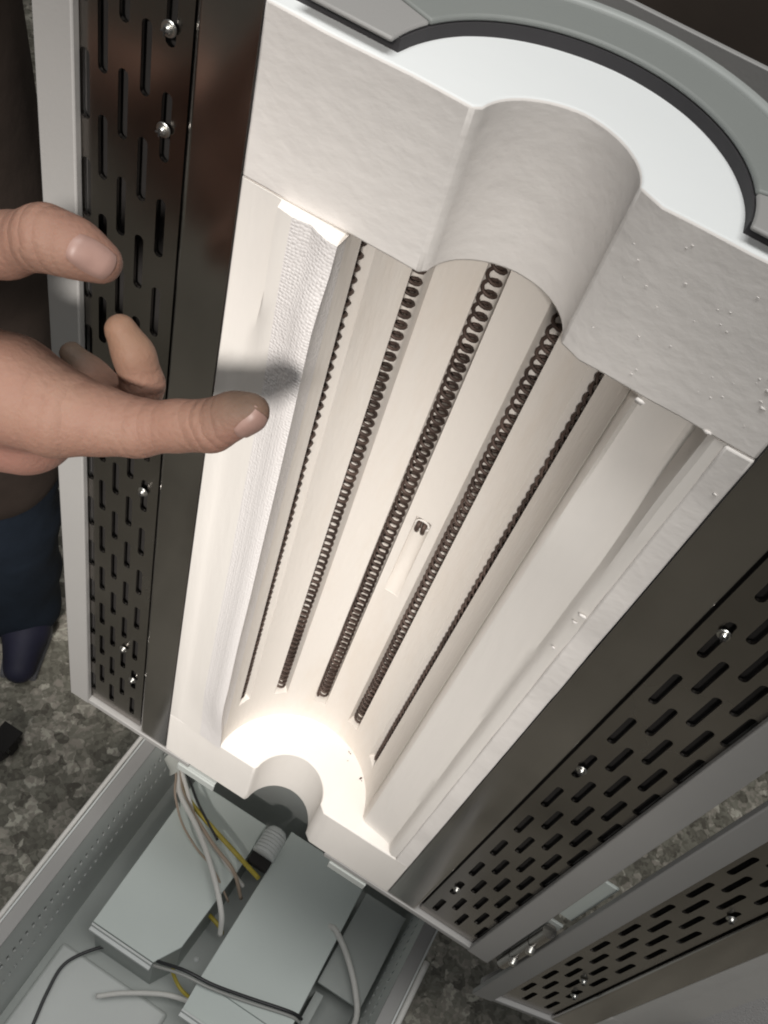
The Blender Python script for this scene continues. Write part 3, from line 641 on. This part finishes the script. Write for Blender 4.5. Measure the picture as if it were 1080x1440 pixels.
RING = [(-0.526, -0.262, 1.678, 0.044), (-0.422, -0.229, 1.722, 0.027), (-0.457, -0.225, 1.738, 0.022), (-0.494, -0.223, 1.756, 0.018)]
LITTLE = [(-0.576, -0.250, 1.621, 0.039), (-0.494, -0.225, 1.654, 0.023), (-0.518, -0.221, 1.678, 0.018), (-0.543, -0.219, 1.691, 0.016)]
person = thing('person', "person in dark clothes, hand with thumb and forefinger spread over the open furnace", 'person', (-2.1, 1.1, ZF))
V, Fc, grid = sdf_mesh([(ARM, 'base'), (PALM, 'base'), (THUMB, 'd'), (INDEX, 'd'), (MIDDLE, 'd'), (RING, 'd'), (LITTLE, 'd')], ((-1.42, -0.78, 1.30), (-0.10, -0.08, 2.25)), 0.0060, 0.030)
off = Vector((-2.1, 1.1, ZF))
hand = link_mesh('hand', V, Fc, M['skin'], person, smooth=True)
hand.location = -off*S
sm = hand.modifiers.new('smooth', 'SMOOTH'); sm.factor = 0.5; sm.iterations = 4
def nail(c, nrm, along, wd, ln):
    Xg, Yg, Zg, F = grid; h = 0.0060
    def f(p):
        i = [(p[0]-Xg[0])/h, (p[1]-Yg[0])/h, (p[2]-Zg[0])/h]; b = [int(math.floor(t)) for t in i]; fr = [t-u for t, u in zip(i, b)]
        s_ = 0
        for a in (0, 1):
            for e in (0, 1):
                for g in (0, 1):
                    s_ += F[b[0]+a, b[1]+e, b[2]+g]*(fr[0] if a else 1-fr[0])*(fr[1] if e else 1-fr[1])*(fr[2] if g else 1-fr[2])
        return s_
    nrm = Vector(nrm).normalized(); al = Vector(along); al = (al-nrm*al.dot(nrm)).normalized(); sd = al.cross(nrm)
    v = []; fc = []; n = 10
    for lay, d0 in enumerate((0.0028, -0.004)):
        for i in range(n+1):
            for j in range(n+1):
                a = -1+2*i/n; b = -1+2*j/n
                # squircle outline
                sx = a*math.sqrt(max(0, 1-0.32*b*b)); sy = b*math.sqrt(max(0, 1-0.32*a*a))
                p = Vector(c)+sd*sx*wd+al*sy*ln+nrm*0.06
                for _ in range(40):
                    q = f(p)
                    if q < 0.0005: break
                    p -= nrm*q*0.8
                edge = max(abs(a), abs(b))
                v.append(p+nrm*(d0-(0.0022 if (edge > 0.95 and lay == 0) else 0)))
    N = (n+1)**2
    for lay in (0, 1):
        for i in range(n):
            for j in range(n):
                q = [lay*N+i*(n+1)+j, lay*N+(i+1)*(n+1)+j, lay*N+(i+1)*(n+1)+j+1, lay*N+i*(n+1)+j+1]; fc.append(tuple(q))
    o = link_mesh('fingernail', v, fc, M['nail'], hand, smooth=True)
    return o
nail((-0.358, -0.344, 2.088), (0.45, -0.62, 0.62), (0.9, 0.25, -0.35), 0.0175, 0.025)
nail((-0.166, -0.295, 1.929), (0.60, -0.75, -0.25), (0.62, 0.35, 0.70), 0.015, 0.020)
# sleeve and trousers, dark clothing at the left edge
TORSO = [(-2.15, 1.1, -1.05, 0.34), (-2.2, 1.0, 0.3, 0.46), (-2.3, 0.8, 1.8, 0.55), (-2.3, 0.6, 2.6, 0.45)]
SLEEVE = [(-2.3, 0.5, 2.5, 0.36), (-2.35, 0.0, 1.4, 0.26), (-1.75, -0.62, 1.30, 0.20), (-1.37, -0.58, 1.46, 0.16)]
LEG1 = [(-2.2, 1.1, -0.7, 0.36), (-2.13, 1.1, -1.5, 0.29), (-2.1, 1.12, -2.42, 0.24)]
LEG2 = [(-2.7, 0.9, -0.7, 0.36), (-2.75, 0.8, -1.5, 0.29), (-2.8, 0.8, -2.42, 0.24)]
V, Fc, _ = sdf_mesh([(TORSO, 'base'), (SLEEVE, 'd')], ((-3.0, -0.95, -1.6), (-1.15, 1.8, 3.2)), 0.032, 0.1)
j = link_mesh('jacket', V, Fc, M['brown_cloth'], person, smooth=True); j.location = -off*S
V, Fc, _ = sdf_mesh([(LEG1, 'base'), (LEG2, 'base')], ((-3.3, 0.2, -2.8), (-1.6, 1.7, -0.2)), 0.028, 0.1)
for a in V:
    d = noise.noise((a[0]*3, a[1]*3, a[2]*5)); a[0] += 0.02*d; a[1] += 0.02*d
j = link_mesh('trousers', V, Fc, M['navy'], person, smooth=True); j.location = -off*S
for (x, y) in ((-2.0, 0.98), (-2.78, 0.65)):
    V, Fc, _ = sdf_mesh([([(x-0.08, y+0.25, -2.45, 0.15), (x+0.05, y+0.02, -2.47, 0.13), (x+0.16, y-0.16, -2.50, 0.09)], 'base')], ((x-0.4, y-0.45, ZF+0.03), (x+0.4, y+0.55, -2.2)), 0.018, 0.05)
    s_ = link_mesh('shoe', V, Fc, M['shoe'], person, smooth=True); s_.location = -off*S
    so = MB().tube([(x-0.10, y+0.30, ZF+0.025), (x+0.02, y+0.08, ZF+0.025), (x+0.16, y-0.18, ZF+0.025)], [0.10, 0.13, 0.10], 16)
    so.v = [(a, b, max(ZF+0.001, min(c, ZF+0.045))) for a, b, c in so.v]
    so.build('sole', M['sole'], s_)

# caster wheel on the floor at the left
cs = thing('caster_wheel', 'black caster wheel with a bright metal hub on the floor at left', 'caster wheel', (-1.60, 0.44, ZF))
MB().lathe([(0.075, -0.03), (0.09, -0.022), (0.09, 0.022), (0.075, 0.03)], (0, 0, 0.0905), 'x', 24).build('tyre', M['dark'], cs, autosmooth=40)
MB().lathe([(0.020, 0.030), (0.020, 0.040), (0.034, 0.044), (0.034, 0.031)], (0, 0, 0.0905), 'x', 18).build('hub', M['bolt'], cs, autosmooth=40)
MB().box((-0.06, -0.07, 0.185), (0.06, 0.07, 0.20)).box((0.045, -0.03, 0.06), (0.055, 0.03, 0.185)).box((-0.055, -0.03, 0.06), (-0.045, 0.03, 0.185)).build('fork', M['inner'], cs, bevel=0.003)
